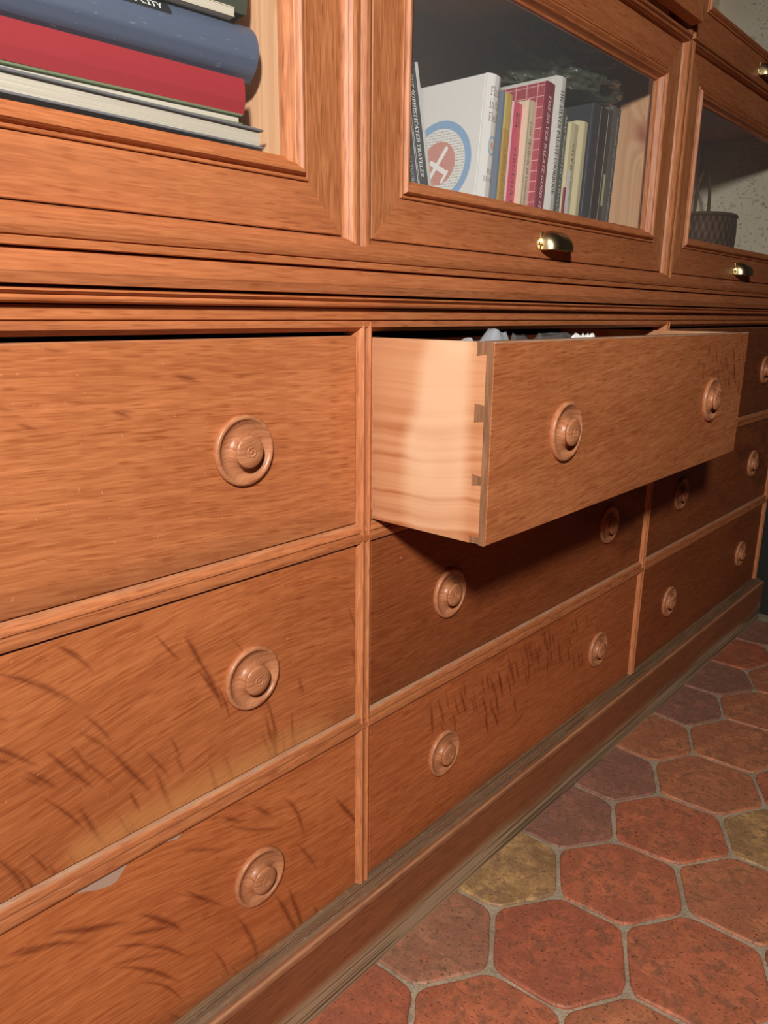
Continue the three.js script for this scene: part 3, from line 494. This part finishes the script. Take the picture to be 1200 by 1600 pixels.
{ // leaning travel book: spine slopes down to the right, its head against the left side of the case
  const tx = canvasTex(256, 1024, (x, w, h) => { x.fillStyle = '#45484a'; x.fillRect(0, 0, w, h); x.fillStyle = '#dcdcd6'; x.fillRect(w - 44, 0, 44, h); x.fillStyle = '#3a3c3e'; x.fillRect(w - 44, 0, 10, h);
    x.fillStyle = '#c9cbc4'; x.fillRect(112, 130, 8, 800); x.fillRect(126, 130, 5, 800);
    down(x, 'THE SOPHISTICATED TRAVELER', 168, 60, 48, '#eceee8', 'serif', 'italic bold', 590); down(x, 'GREAT TOURS AND DETOURS', 66, 150, 44, '#a7abaa', 'serif', 'bold', 540); });
  const t = 0.046, b = book('dark grey travel book with white edge leaning against the left end of the case', { t, h: 0.186, d: 0.15, color: 0x54585a, spine: tx, bulge: 0.001 });
  b.rotation.z = 0.235; b.position.set(0.181 - 0.032 - t * Math.cos(0.235) + 0.028, SHELF, -0.045); 
  b.userData.group = 'upright books in the middle section';
}
{ // white hardback with the roundel on its jacket
  const spine = spineTex('#e9e8e4', (x, w, h) => { x.fillStyle = '#6b4a40'; x.font = '68px serif'; x.textAlign = 'left'; x.fillText('Flames', 44, 122); x.fillText('in the', 44, 194); x.fillText('Field', 44, 266);
    x.lineWidth = 15; x.strokeStyle = '#9dbcd4'; x.beginPath(); x.ellipse(138, 402, 56, 50, 0, 0, 7); x.stroke(); x.fillStyle = '#d99a86'; x.beginPath(); x.ellipse(138, 402, 28, 25, 0, 0, 7); x.fill(); x.strokeStyle = '#ffffff'; x.lineWidth = 7; x.beginPath(); x.moveTo(126, 422); x.lineTo(150, 382); x.stroke();
    x.fillStyle = '#80756c'; x.font = '40px serif'; x.fillText('RITA', 86, 566); x.fillText('KRAMER', 50, 612); }, 256, 1024);
  const cov = canvasTex(768, 1024, (x, w, h) => { x.fillStyle = '#e6e5e1'; x.fillRect(0, 0, w, h);
    const cx = 0, cy = 0, R = 290; x.translate(410, 484); x.scale(0.98, 0.885); x.fillStyle = '#e9e8e4'; x.beginPath(); x.arc(cx, cy, R, 0, 7); x.fill(); x.lineWidth = 54; x.strokeStyle = '#8fb0d2'; x.beginPath(); x.arc(cx, cy, R - 27, 0, 7); x.stroke();
    x.save(); x.beginPath(); x.arc(cx, cy, R - 58, 0, 7); x.clip(); x.fillStyle = '#a9a49c'; for (let k = 0; k < 26; k++) { let px = cx - 240 + (k % 3) * 9; const r = rng(600 + k); while (px < cx + 240) { const L = 10 + r() * 34; x.fillRect(px, cy - 236 + k * 19, L, 5); px += L + 8; } } x.restore();
    x.fillStyle = '#d3988a'; x.beginPath(); x.arc(cx, cy, 150, 0, 7); x.fill();
    x.fillStyle = '#b98277'; for (let k = 0; k < 15; k++) { const r = rng(660 + k); const hw = Math.sqrt(Math.max(0, 142 * 142 - (k * 19 - 133) ** 2)); let px = cx - hw; while (px < cx + hw - 20) { const L = 8 + r() * 24; x.fillRect(px, cy - 133 + k * 19, L, 3); px += L + 8; } }
    x.strokeStyle = '#f4f2ee'; x.lineCap = 'round'; x.lineWidth = 30; x.beginPath(); x.moveTo(cx - 112, cy + 150); x.lineTo(cx + 62, cy - 96); x.stroke(); x.lineWidth = 34; x.beginPath(); x.moveTo(cx - 66, cy - 10); x.lineTo(cx + 58, cy + 62); x.stroke(); x.lineWidth = 22; x.beginPath(); x.moveTo(cx + 40, cy + 128); x.lineTo(cx + 84, cy + 62); x.stroke(); });
  const t = 0.031, b = book('white hardback with a blue ring and pale red disc on its jacket', { t, h: 0.2235, d: 0.150, spine, cover: new THREE.MeshStandardMaterial({ map: cov, roughness: 0.5 }), bulge: 0.006, rough: 0.5 });
  stand(b, at(0.3318), -0.072, t, 0.095);
}
const add = (label, o, xr, z, lean) => { const b = book(label, o); stand(b, at(xr), z, o.t, lean); return b; };
add('thin blue-grey book squeezed beside the white hardback with the roundel', { t: 0.0165, h: 0.213, d: 0.14, color: 0x7d92a6, bulge: 0.001 }, 0.3585, -0.083);
add('thin mustard yellow paperback between blue-grey and pink books', { t: 0.0135, h: 0.2125, d: 0.14, color: 0xc09a4a, bulge: 0.0005, soft: true, spine: spineTex('#c39b45', (x, w, h) => { x.fillStyle = '#cdb35a'; x.fillRect(0, 0, w, 220); down(x, 'A BOOK OF COUNTRY TABLES', 62, 330, 62, '#8a5f2a', 'serif', 'italic', 600); }) }, 0.3745, -0.082);
add('bright pink book with dark lettering down its spine', { t: 0.0235, h: 0.205, d: 0.15, color: 0xd9566c, bulge: 0.0015, rough: 0.4, spine: spineTex('#dc5870', (x, w, h) => { x.fillStyle = '#f3c4c8'; x.fillRect(0, 0, 16, h); x.fillStyle = '#6b2436'; x.font = 'bold 130px serif'; x.textAlign = 'left'; x.fillText('10', 62, 160); down(x, 'VIRGINIA W', 140, 280, 108, '#7d2c50', 'serif', 'bold', 430); }, 256) }, 0.4035, -0.082);
add('cream book with green stripe and script title on its spine', { t: 0.0205, h: 0.210, d: 0.15, color: 0xe2cdb2, bulge: 0.0008, spine: spineTex('#e0cbb0', (x, w, h) => { x.fillStyle = '#a9b58c'; x.fillRect(14, 0, 26, h); x.strokeStyle = '#8f9c78'; x.lineWidth = 5; x.strokeRect(60, 270, 132, 70); down(x, 'Lost Threads in Consomm\u00e9', 122, 130, 84, '#57553e', 'serif', 'italic bold', 600); }, 256) }, 0.4235, -0.072);
add('dark red cookbook with a white grid cover and white spine title', { t: 0.0225, h: 0.236, d: 0.165, bulge: 0.001, rough: 0.45, cover: new THREE.MeshStandardMaterial({ roughness: 0.45, map: canvasTex(512, 1024, (x, w, h) => { x.fillStyle = '#a84a57'; x.fillRect(0, 0, w, h); x.strokeStyle = '#dfa9a6'; x.lineWidth = 5; for (let k = 0; k < 24; k++) { x.beginPath(); x.moveTo(0, 20 + k * 62); x.lineTo(w, 20 + k * 62); x.stroke(); } for (let k = 0; k < 12; k++) { x.beginPath(); x.moveTo(20 + k * 56, 0); x.lineTo(20 + k * 56, h); x.stroke(); } }) }),
  spine: spineTex('#8c3040', (x, w, h) => { x.fillStyle = '#a34553'; x.fillRect(w - 50, 0, 50, h); down(x, 'THE SILVER PALATE GOOD TIMES COOKBOOK', 118, 70, 104, '#f0dcd6', 'serif', 'italic bold', 1020); }, 256) }, 0.4455, -0.058);
add('white cookbook with rounded spine and black title, beside the dark red grid cookbook', { t: 0.030, h: 0.248, d: 0.17, color: 0xdad8d2, bulge: 0.006, rough: 0.45, spine: spineTex('#dcdad3', (x, w, h) => { down(x, 'THE SILVER PALATE COOKBOOK', 112, 70, 96, '#3c3a36', 'serif', 'bold', 590); x.fillStyle = '#b5b2aa'; for (let k = 0; k < 9; k++) x.fillRect(92, 685 + k * 9, 38, 4); }, 256) }, 0.478, -0.055);
add('charcoal book with worn white lettering, beside the white cookbook', { t: 0.0225, h: 0.214, d: 0.15, color: 0x4a4e4c, bulge: 0.001, rough: 0.4, spine: spineTex('#50544f', (x, w, h) => { down(x, 'MACROBIOTIC COOKING', 170, 40, 88, '#d8dad2', 'serif', 'italic bold', 700); x.fillStyle = '#8d9088'; x.fillRect(60, 0, 8, h); x.fillRect(96, 0, 5, h); }, 256) }, 0.502, -0.064);
{ // folded slip standing between the books
  const s = new THREE.Shape(); s.moveTo(0, 0); s.lineTo(0.006, 0); s.lineTo(0.013, 0.128); s.lineTo(0.004, 0.130); s.lineTo(0.0015, 0.07); s.closePath();
  const g = new THREE.ExtrudeGeometry(s, { depth: 0.0006, bevelEnabled: false });
  const o = mk('paper_slip', g, new THREE.MeshStandardMaterial({ color: 0xe8e6e2, roughness: 0.8 })); o.position.set(0.5005, SHELF, -0.056); tag(o, 'narrow white paper slip standing between the charcoal book and cream book', 'paper');
}
add('cream paperback with black lettering, right of the white paper slip', { t: 0.0215, h: 0.196, d: 0.14, color: 0xd8cda6, bulge: 0.001, spine: spineTex('#d9cea4', (x, w, h) => { down(x, 'CITY DELIGHT', 128, 150, 96, '#6f6438', 'serif', 'bold', 420); x.fillStyle = '#b4523f'; x.fillRect(0, 610, 130, 79); x.fillStyle = '#8c3440'; x.fillRect(0, 480, 34, 264); }, 256) }, 0.5275, -0.060);
add('pale cream book with rounded spine, left of the thin dark books', { t: 0.033, h: 0.203, d: 0.14, color: 0xcfc59e, bulge: 0.010, rough: 0.4, spine: spineTex('#d2c8a0', (x, w, h) => { down(x, 'A MODERN TABLE', 205, 70, 62, '#8e8248', 'serif', 'bold', 380); }, 256) }, 0.563, -0.058);
[[0.0235, 0.236, 0.5935, '#3f4148', 'first thin dark book, next to the pale cream rounded spine', '#c9c6be'], [0.025, 0.234, 0.6195, '#37332f', 'second thin dark book with a white edge line on its spine', '#e4e2da'], [0.0125, 0.236, 0.633, '#4c4844', 'narrowest dark book, third of the thin dark row', '#98948a']].forEach(([t, h, xr, c, label, ln], k) =>
  add(label, { t, h, d: 0.15, color: c, bulge: 0.0005, rough: 0.35, spine: spineTex(c, (x, w) => { x.fillStyle = ln; x.fillRect(w - 12, 0, 10, 1024); if (k === 2) { x.fillStyle = '#cfcf9a'; x.fillRect(40, 420, 70, 210); } }) }, xr, -0.060));
add('grey book with small white lettering, nearest the pine end wall', { t: 0.0265, h: 0.243, d: 0.15, color: 0x66625c, bulge: 0.0005, rough: 0.4, spine: spineTex('#6b6862', (x, w, h) => { down(x, 'HANDMADE AND HOMEMADE, A COMPANION', 170, 60, 60, '#c8c6bc', 'serif', 'bold', 700); }, 256) }, 0.660, -0.060);

// crumpled plastic bag on the books
function crumple(seed, sx, sy, sz, rough, detail = 5, flat = -0.6) {
  let g = new THREE.IcosahedronGeometry(1, detail * 5); g.deleteAttribute('uv'); g.deleteAttribute('normal'); g = mergeVertices(g, 1e-4); const p = g.attributes.position;
  for (let i = 0; i < p.count; i++) { const v = V3(p.getX(i), p.getY(i), p.getZ(i)); const a = Math.abs(fbm(v.x * 2.6 + v.z * 1.7 + 9, v.y * 2.6 + v.z * 1.1 + 4, seed, 4) - 0.5) * 2, b = Math.abs(fbm(v.x * 6 - v.z * 3 + 7, v.y * 7 + v.z * 4, seed + 7, 3) - 0.5) * 2;
    const r = 1 - rough * a - rough * 0.5 * b + rough * 0.3; v.multiplyScalar(r); if (v.y < flat) v.y = flat + (v.y - flat) * 0.05; p.setXYZ(i, v.x * sx, v.y * sy, v.z * sz); }
  g.computeVertexNormals(); return g;
}
{ const m = new THREE.MeshPhysicalMaterial({ color: 0x4c5546, roughness: 0.28, clearcoat: 0.6, clearcoatRoughness: 0.2 });
  const o = mk('plastic_bag', crumple(701, 0.15, 0.062, 0.085, 0.5, 5, -0.55), m); o.position.set(0.595, Y(0.388), -0.145); tag(o, 'crumpled dark green plastic bag lying on top of the upright books', 'bag');
}

// pile of flat books in the left section: x is the right-hand end of the front face, y the underside
function lay(b, xr, y, z, yaw, t, tip = 0) { b.rotation.order = 'YXZ'; b.rotation.set(0, yaw, Math.PI / 2 - tip); b.position.set(xr, Y(y), z); }
// lying, spine forward: rotating +90 about z sends thickness up and the length to the left
{
  const G = 'flat pile of books in the left section';
  const flat = (label, o, xr, y, z, yaw, tip = 0) => { const b = book(label, { ...o, group: G }); lay(b, xr, y, z, yaw, o.t, tip); return b; };
  const fore = (label, o, xr, y, z, yaw, tip = 0) => { // page edges to the front: turn the book half round
    const b = book(label, { ...o, group: G }); const L = o.h; b.rotation.order = 'YXZ'; b.rotation.set(0, yaw + Math.PI, Math.PI / 2 + tip);
    const bw = -(o.d + (o.bulge ?? 0.002) + 0.0032); // fore edge in local z
    // after the half turn the length runs from the origin to the right, fore edge forward
    const q = V3(0, 0, bw).applyEuler(b.rotation), e = V3(0, L, 0).applyEuler(b.rotation);
    b.position.set(xr - e.x - q.x, Y(y) - e.y, z - e.z - q.z); return b; };
  flat('thick charcoal volume at the foot of the flat pile', { t: 0.0755, h: 0.33, d: 0.15, color: 0x4b4c4c, bulge: 0.002 }, -0.0560, T1 + 0.0204, -0.094, 0.0);
  fore('large grey-covered book showing its page edges, second from the foot of the flat pile', { t: 0.0185, h: 0.36, d: 0.16, color: 0x76767a, bulge: 0.002 }, -0.0610, 0.1795, -0.084, 0.03);
  fore('thin green-covered book showing white page edges, beneath the red book', { t: 0.0105, h: 0.33, d: 0.15, color: 0x6d7a58, bulge: 0.0015 }, -0.0830, 0.1985, -0.089, -0.12, 0.02);
  flat('large plain red cloth book in the flat pile', { t: 0.0325, h: 0.288, d: 0.15, color: 0x9c1e28, bulge: 0.0035, rough: 0.85 }, -0.0790, 0.2095, -0.090, -0.165, 0.037);
  const bs = spineTex('#525e74', (x, w, h) => { for (let k = 0; k < 90; k++) { const r = rng(800 + k); x.fillStyle = 'rgba(170,178,190,' + (0.15 + 0.3 * r()) + ')'; x.fillRect(r() * w, r() * h, 2 + r() * 3, 3 + r() * 14); }
    x.fillStyle = '#23282b'; x.fillRect(w * 0.70, 300, w * 0.3, 396); down(x, 'THE AMERICAN CITY', w * 0.825, 318, 42, '#e6e8e4', 'sans-serif', 'bold', 350); }, 256, 1024);
  flat('thick blue book with a rounded spine and black title label, on the red book', { t: 0.0515, h: 0.275, d: 0.115, color: 0x4c5870, spine: bs, bulge: 0.019, rough: 0.5 }, -0.0640, 0.2425, -0.086, -0.175, 0.038);
  fore('cream paperback with ragged page edges on the thick blue book', { t: 0.0085, h: 0.26, d: 0.15, color: 0xd9cfb4, bulge: 0.001, soft: true }, -0.0850, 0.2945, -0.094, -0.17, 0.038);
  flat('dark green book at the top of the flat pile', { t: 0.042, h: 0.26, d: 0.115, color: 0x3c4434, bulge: 0.004 }, -0.0640, 0.3034, -0.100, -0.17, 0.038);
}

// basket with an arched handle and a dark upright board in the right section
{
  const wick = new THREE.MeshStandardMaterial({ roughness: 0.8, map: dataTex(256, 128, (i, j) => { const a = Math.sin(i / 256 * Math.PI * 60 + (Math.floor(j / 8) % 2) * Math.PI), b = Math.sin(j / 128 * Math.PI * 16); const v = 0.55 + 0.25 * a * Math.abs(b) + 0.2 * noise(i * 0.2, j * 0.2, 811); return [150 * v, 108 * v, 78 * v]; }) });
  const t = thing('basket', 'brown basket with a thin arched handle behind the right-hand glass door', 'basket', [1.39, SHELF, -0.165]);
  const pr = []; for (let k = 0; k <= 16; k++) { const y = k / 16; pr.push(new THREE.Vector2(0.058 + 0.018 * Math.sin(y * 2.2), y * 0.15)); } for (let k = 16; k >= 1; k--) { const y = k / 16; pr.push(new THREE.Vector2(0.054 + 0.018 * Math.sin(y * 2.2), y * 0.15)); } pr.push(new THREE.Vector2(0, 0.01)); pr.unshift(new THREE.Vector2(0, 0));
  const body = new THREE.LatheGeometry(pr, 48); body.scale(1.25, 1, 0.85); mk('body', body, wick, t);
  const rim = new THREE.TorusGeometry(0.0725, 0.0045, 10, 48); rim.rotateX(Math.PI / 2); rim.scale(1.25, 1, 0.85); rim.translate(0, 0.15, 0); mk('rim', rim, wick, t);
  const pts = []; for (let k = 0; k <= 24; k++) { const a = Math.PI * k / 24; pts.push(V3(-0.044 + 0.044 * Math.cos(a), 0.148 + 0.1 * Math.pow(Math.sin(a), 0.8), 0.0)); }
  mk('handle', new THREE.TubeGeometry(new THREE.CatmullRomCurve3(pts), 48, 0.004, 10), wick, t);
  const b = mk('board', box(-0.03, 0.03, 0, 0.30, -0.004, 0.004, 0.002, 1), brownStripMat); b.position.set(1.33, SHELF, -0.252); tag(b, 'narrow dark board standing against the cream lining behind the right-hand glass door', 'board');
}

// ---------------------------------------------------------------- in the open drawer
{
  const heap = (w, d, hgt, seed, k) => { // rumpled sheet with thickness
    const nx = 44, nz = 26, pos = [], idx = []; const f = (i, j) => { const u = i / nx, v = j / nz; const e = Math.min(1, 4 * Math.min(u, 1 - u)) * Math.min(1, 4 * Math.min(v, 1 - v)); const r = Math.abs(fbm(u * k + 3, v * k * 0.6 + 7, seed, 2) - 0.5) * 1.6; return [w * (u - 0.5) + 0.006 * (noise(v * 6, u, seed + 5) - 0.5), hgt * (0.35 + 0.65 * e) * (1 - 0.45 * r) , d * (v - 0.5)]; };
    for (let l = 0; l < 2; l++) for (let i = 0; i <= nx; i++) for (let j = 0; j <= nz; j++) { const p = f(i, j); if (l) p[1] = Math.min(0, p[1] - 0.002); pos.push(...p); }
    const N = (nx + 1) * (nz + 1), A = (l, i, j) => l * N + i * (nz + 1) + j;
    for (let l = 0; l < 2; l++) for (let i = 0; i < nx; i++) for (let j = 0; j < nz; j++) { const q = [A(l, i, j), A(l, i, j + 1), A(l, i + 1, j + 1), A(l, i + 1, j)]; if (!l) idx.push(q[0], q[1], q[2], q[0], q[2], q[3]); else idx.push(q[0], q[2], q[1], q[0], q[3], q[2]); }
    const edge = []; for (let i = 0; i < nx; i++) edge.push([i, 0, i + 1, 0]); for (let j = 0; j < nz; j++) edge.push([nx, j, nx, j + 1]); for (let i = nx; i > 0; i--) edge.push([i, nz, i - 1, nz]); for (let j = nz; j > 0; j--) edge.push([0, j, 0, j - 1]);
    for (const [a, b, c, e] of edge) idx.push(A(0, a, b), A(0, c, e), A(1, c, e), A(0, a, b), A(1, c, e), A(1, a, b));
    const g = new THREE.BufferGeometry(); g.setAttribute('position', new THREE.Float32BufferAttribute(pos, 3)); g.setIndex(idx); g.computeVertexNormals(); return g; };
  const cl = mk('cloth', heap(0.13, 0.10, 0.2, 821, 2.2), new THREE.MeshStandardMaterial({ color: 0x8f9298, roughness: 0.85, side: THREE.DoubleSide })); cl.position.set(0.094, Y(-0.1948), 0.072); tag(cl, 'folded pale grey cloth heaped at the left end of the open drawer', 'cloth');
  const c2 = mk('cloth', heap(0.2, 0.09, 0.192, 823, 3), new THREE.MeshStandardMaterial({ color: 0x55504f, roughness: 0.9, side: THREE.DoubleSide })); c2.position.set(0.30, Y(-0.1948), 0.045); tag(c2, 'dark folded cloth in the middle of the open drawer, behind the white papers', 'cloth');
  const pp = mk('paper', heap(0.14, 0.028, 0.194, 827, 2.5), new THREE.MeshStandardMaterial({ color: 0xe9e9e6, roughness: 0.8, side: THREE.DoubleSide })); pp.position.set(0.265, Y(-0.1948), 0.115); tag(pp, 'crumpled white papers showing above the front edge of the open drawer', 'paper');
}

// torn clear tape on the lower left drawer
{
  const tm = new THREE.MeshPhysicalMaterial({ color: 0xd2b4a0, roughness: 0.3, transparent: true, opacity: 0.5 });
  const scrap = (pts, x, y, label) => { const s = new THREE.Shape(); pts.forEach((p, i) => i ? s.lineTo(p[0], p[1]) : s.moveTo(p[0], p[1])); s.closePath(); const o = mk('tape_scrap', new THREE.ExtrudeGeometry(s, { depth: 0.0003, bevelEnabled: false }), tm); o.position.set(x, Y(y), 0.0002); tag(o, label, 'tape'); };
  scrap([[0, 0], [0.052, 0.0], [0.0535, -0.0015], [0.0425, -0.0125], [0.036, -0.0135], [0.024, -0.0105], [0.01, -0.004]], -0.3697, -0.4742, 'larger torn scrap of clear tape under the rail of the bottom left drawer');
  scrap([[0, 0], [0.0205, 0.0002], [0.0215, -0.0012], [0.0160, -0.0052], [0.008, -0.0025]], -0.2790, -0.4742, 'small torn corner of clear tape on the bottom left drawer');
}

// ---------------------------------------------------------------- the lamp that lights the room (out of frame)
{
  const t = thing('floor_lamp', 'shaded lamp on a stand, left of the camera and aimed at the open drawer', 'lamp', [LAMP.x, 0, LAMP.z]);
  const dir = new THREE.Vector3().subVectors(AIM, LAMP).normalize(), q = new THREE.Quaternion().setFromUnitVectors(new THREE.Vector3(0, 1, 0), dir);
  const place = (m, back) => { m.quaternion.copy(q); m.position.set(-dir.x * back, LAMP.y - dir.y * back, -dir.z * back); return m; };
  const disc = new THREE.CircleGeometry(0.1, 40); disc.rotateX(-Math.PI / 2);
  place(mk('diffuser', disc, new THREE.MeshStandardMaterial({ color: 0xffffff, emissive: new THREE.Color(1, 0.955, 0.895), emissiveIntensity: 5, roughness: 0.5 }), t), 0.125);
  const sh = new THREE.LatheGeometry([[0.105, 0.02], [0.108, 0.02], [0.106, -0.02], [0.06, -0.12], [0.03, -0.13], [0, -0.13], [0, -0.127], [0.028, -0.126], [0.057, -0.116], [0.102, -0.02], [0.105, 0.02]].map((p) => new THREE.Vector2(...p)), 48);
  place(mk('lamp_shade', sh, darkMetal, t), 0.125);
  const hx = -dir.x * 0.24, hz = -dir.z * 0.24, hy = LAMP.y - dir.y * 0.24;
  const pole = new THREE.CylinderGeometry(0.011, 0.011, hy, 20); pole.translate(hx, hy / 2, hz); mk('pole', pole, darkMetal, t);
  const base = new THREE.LatheGeometry([[0, 0], [0.15, 0], [0.15, 0.012], [0.14, 0.02], [0.03, 0.028], [0.011, 0.04], [0, 0.04]].map((p) => new THREE.Vector2(...p)), 48); base.translate(hx, 0, hz); mk('base', base, darkMetal, t);
}

scene.traverse((o) => { if (o.isMesh) { o.castShadow = true; o.receiveShadow = true; } if (o.isLight) o.castShadow = true; });
renderer.render(scene, camera);
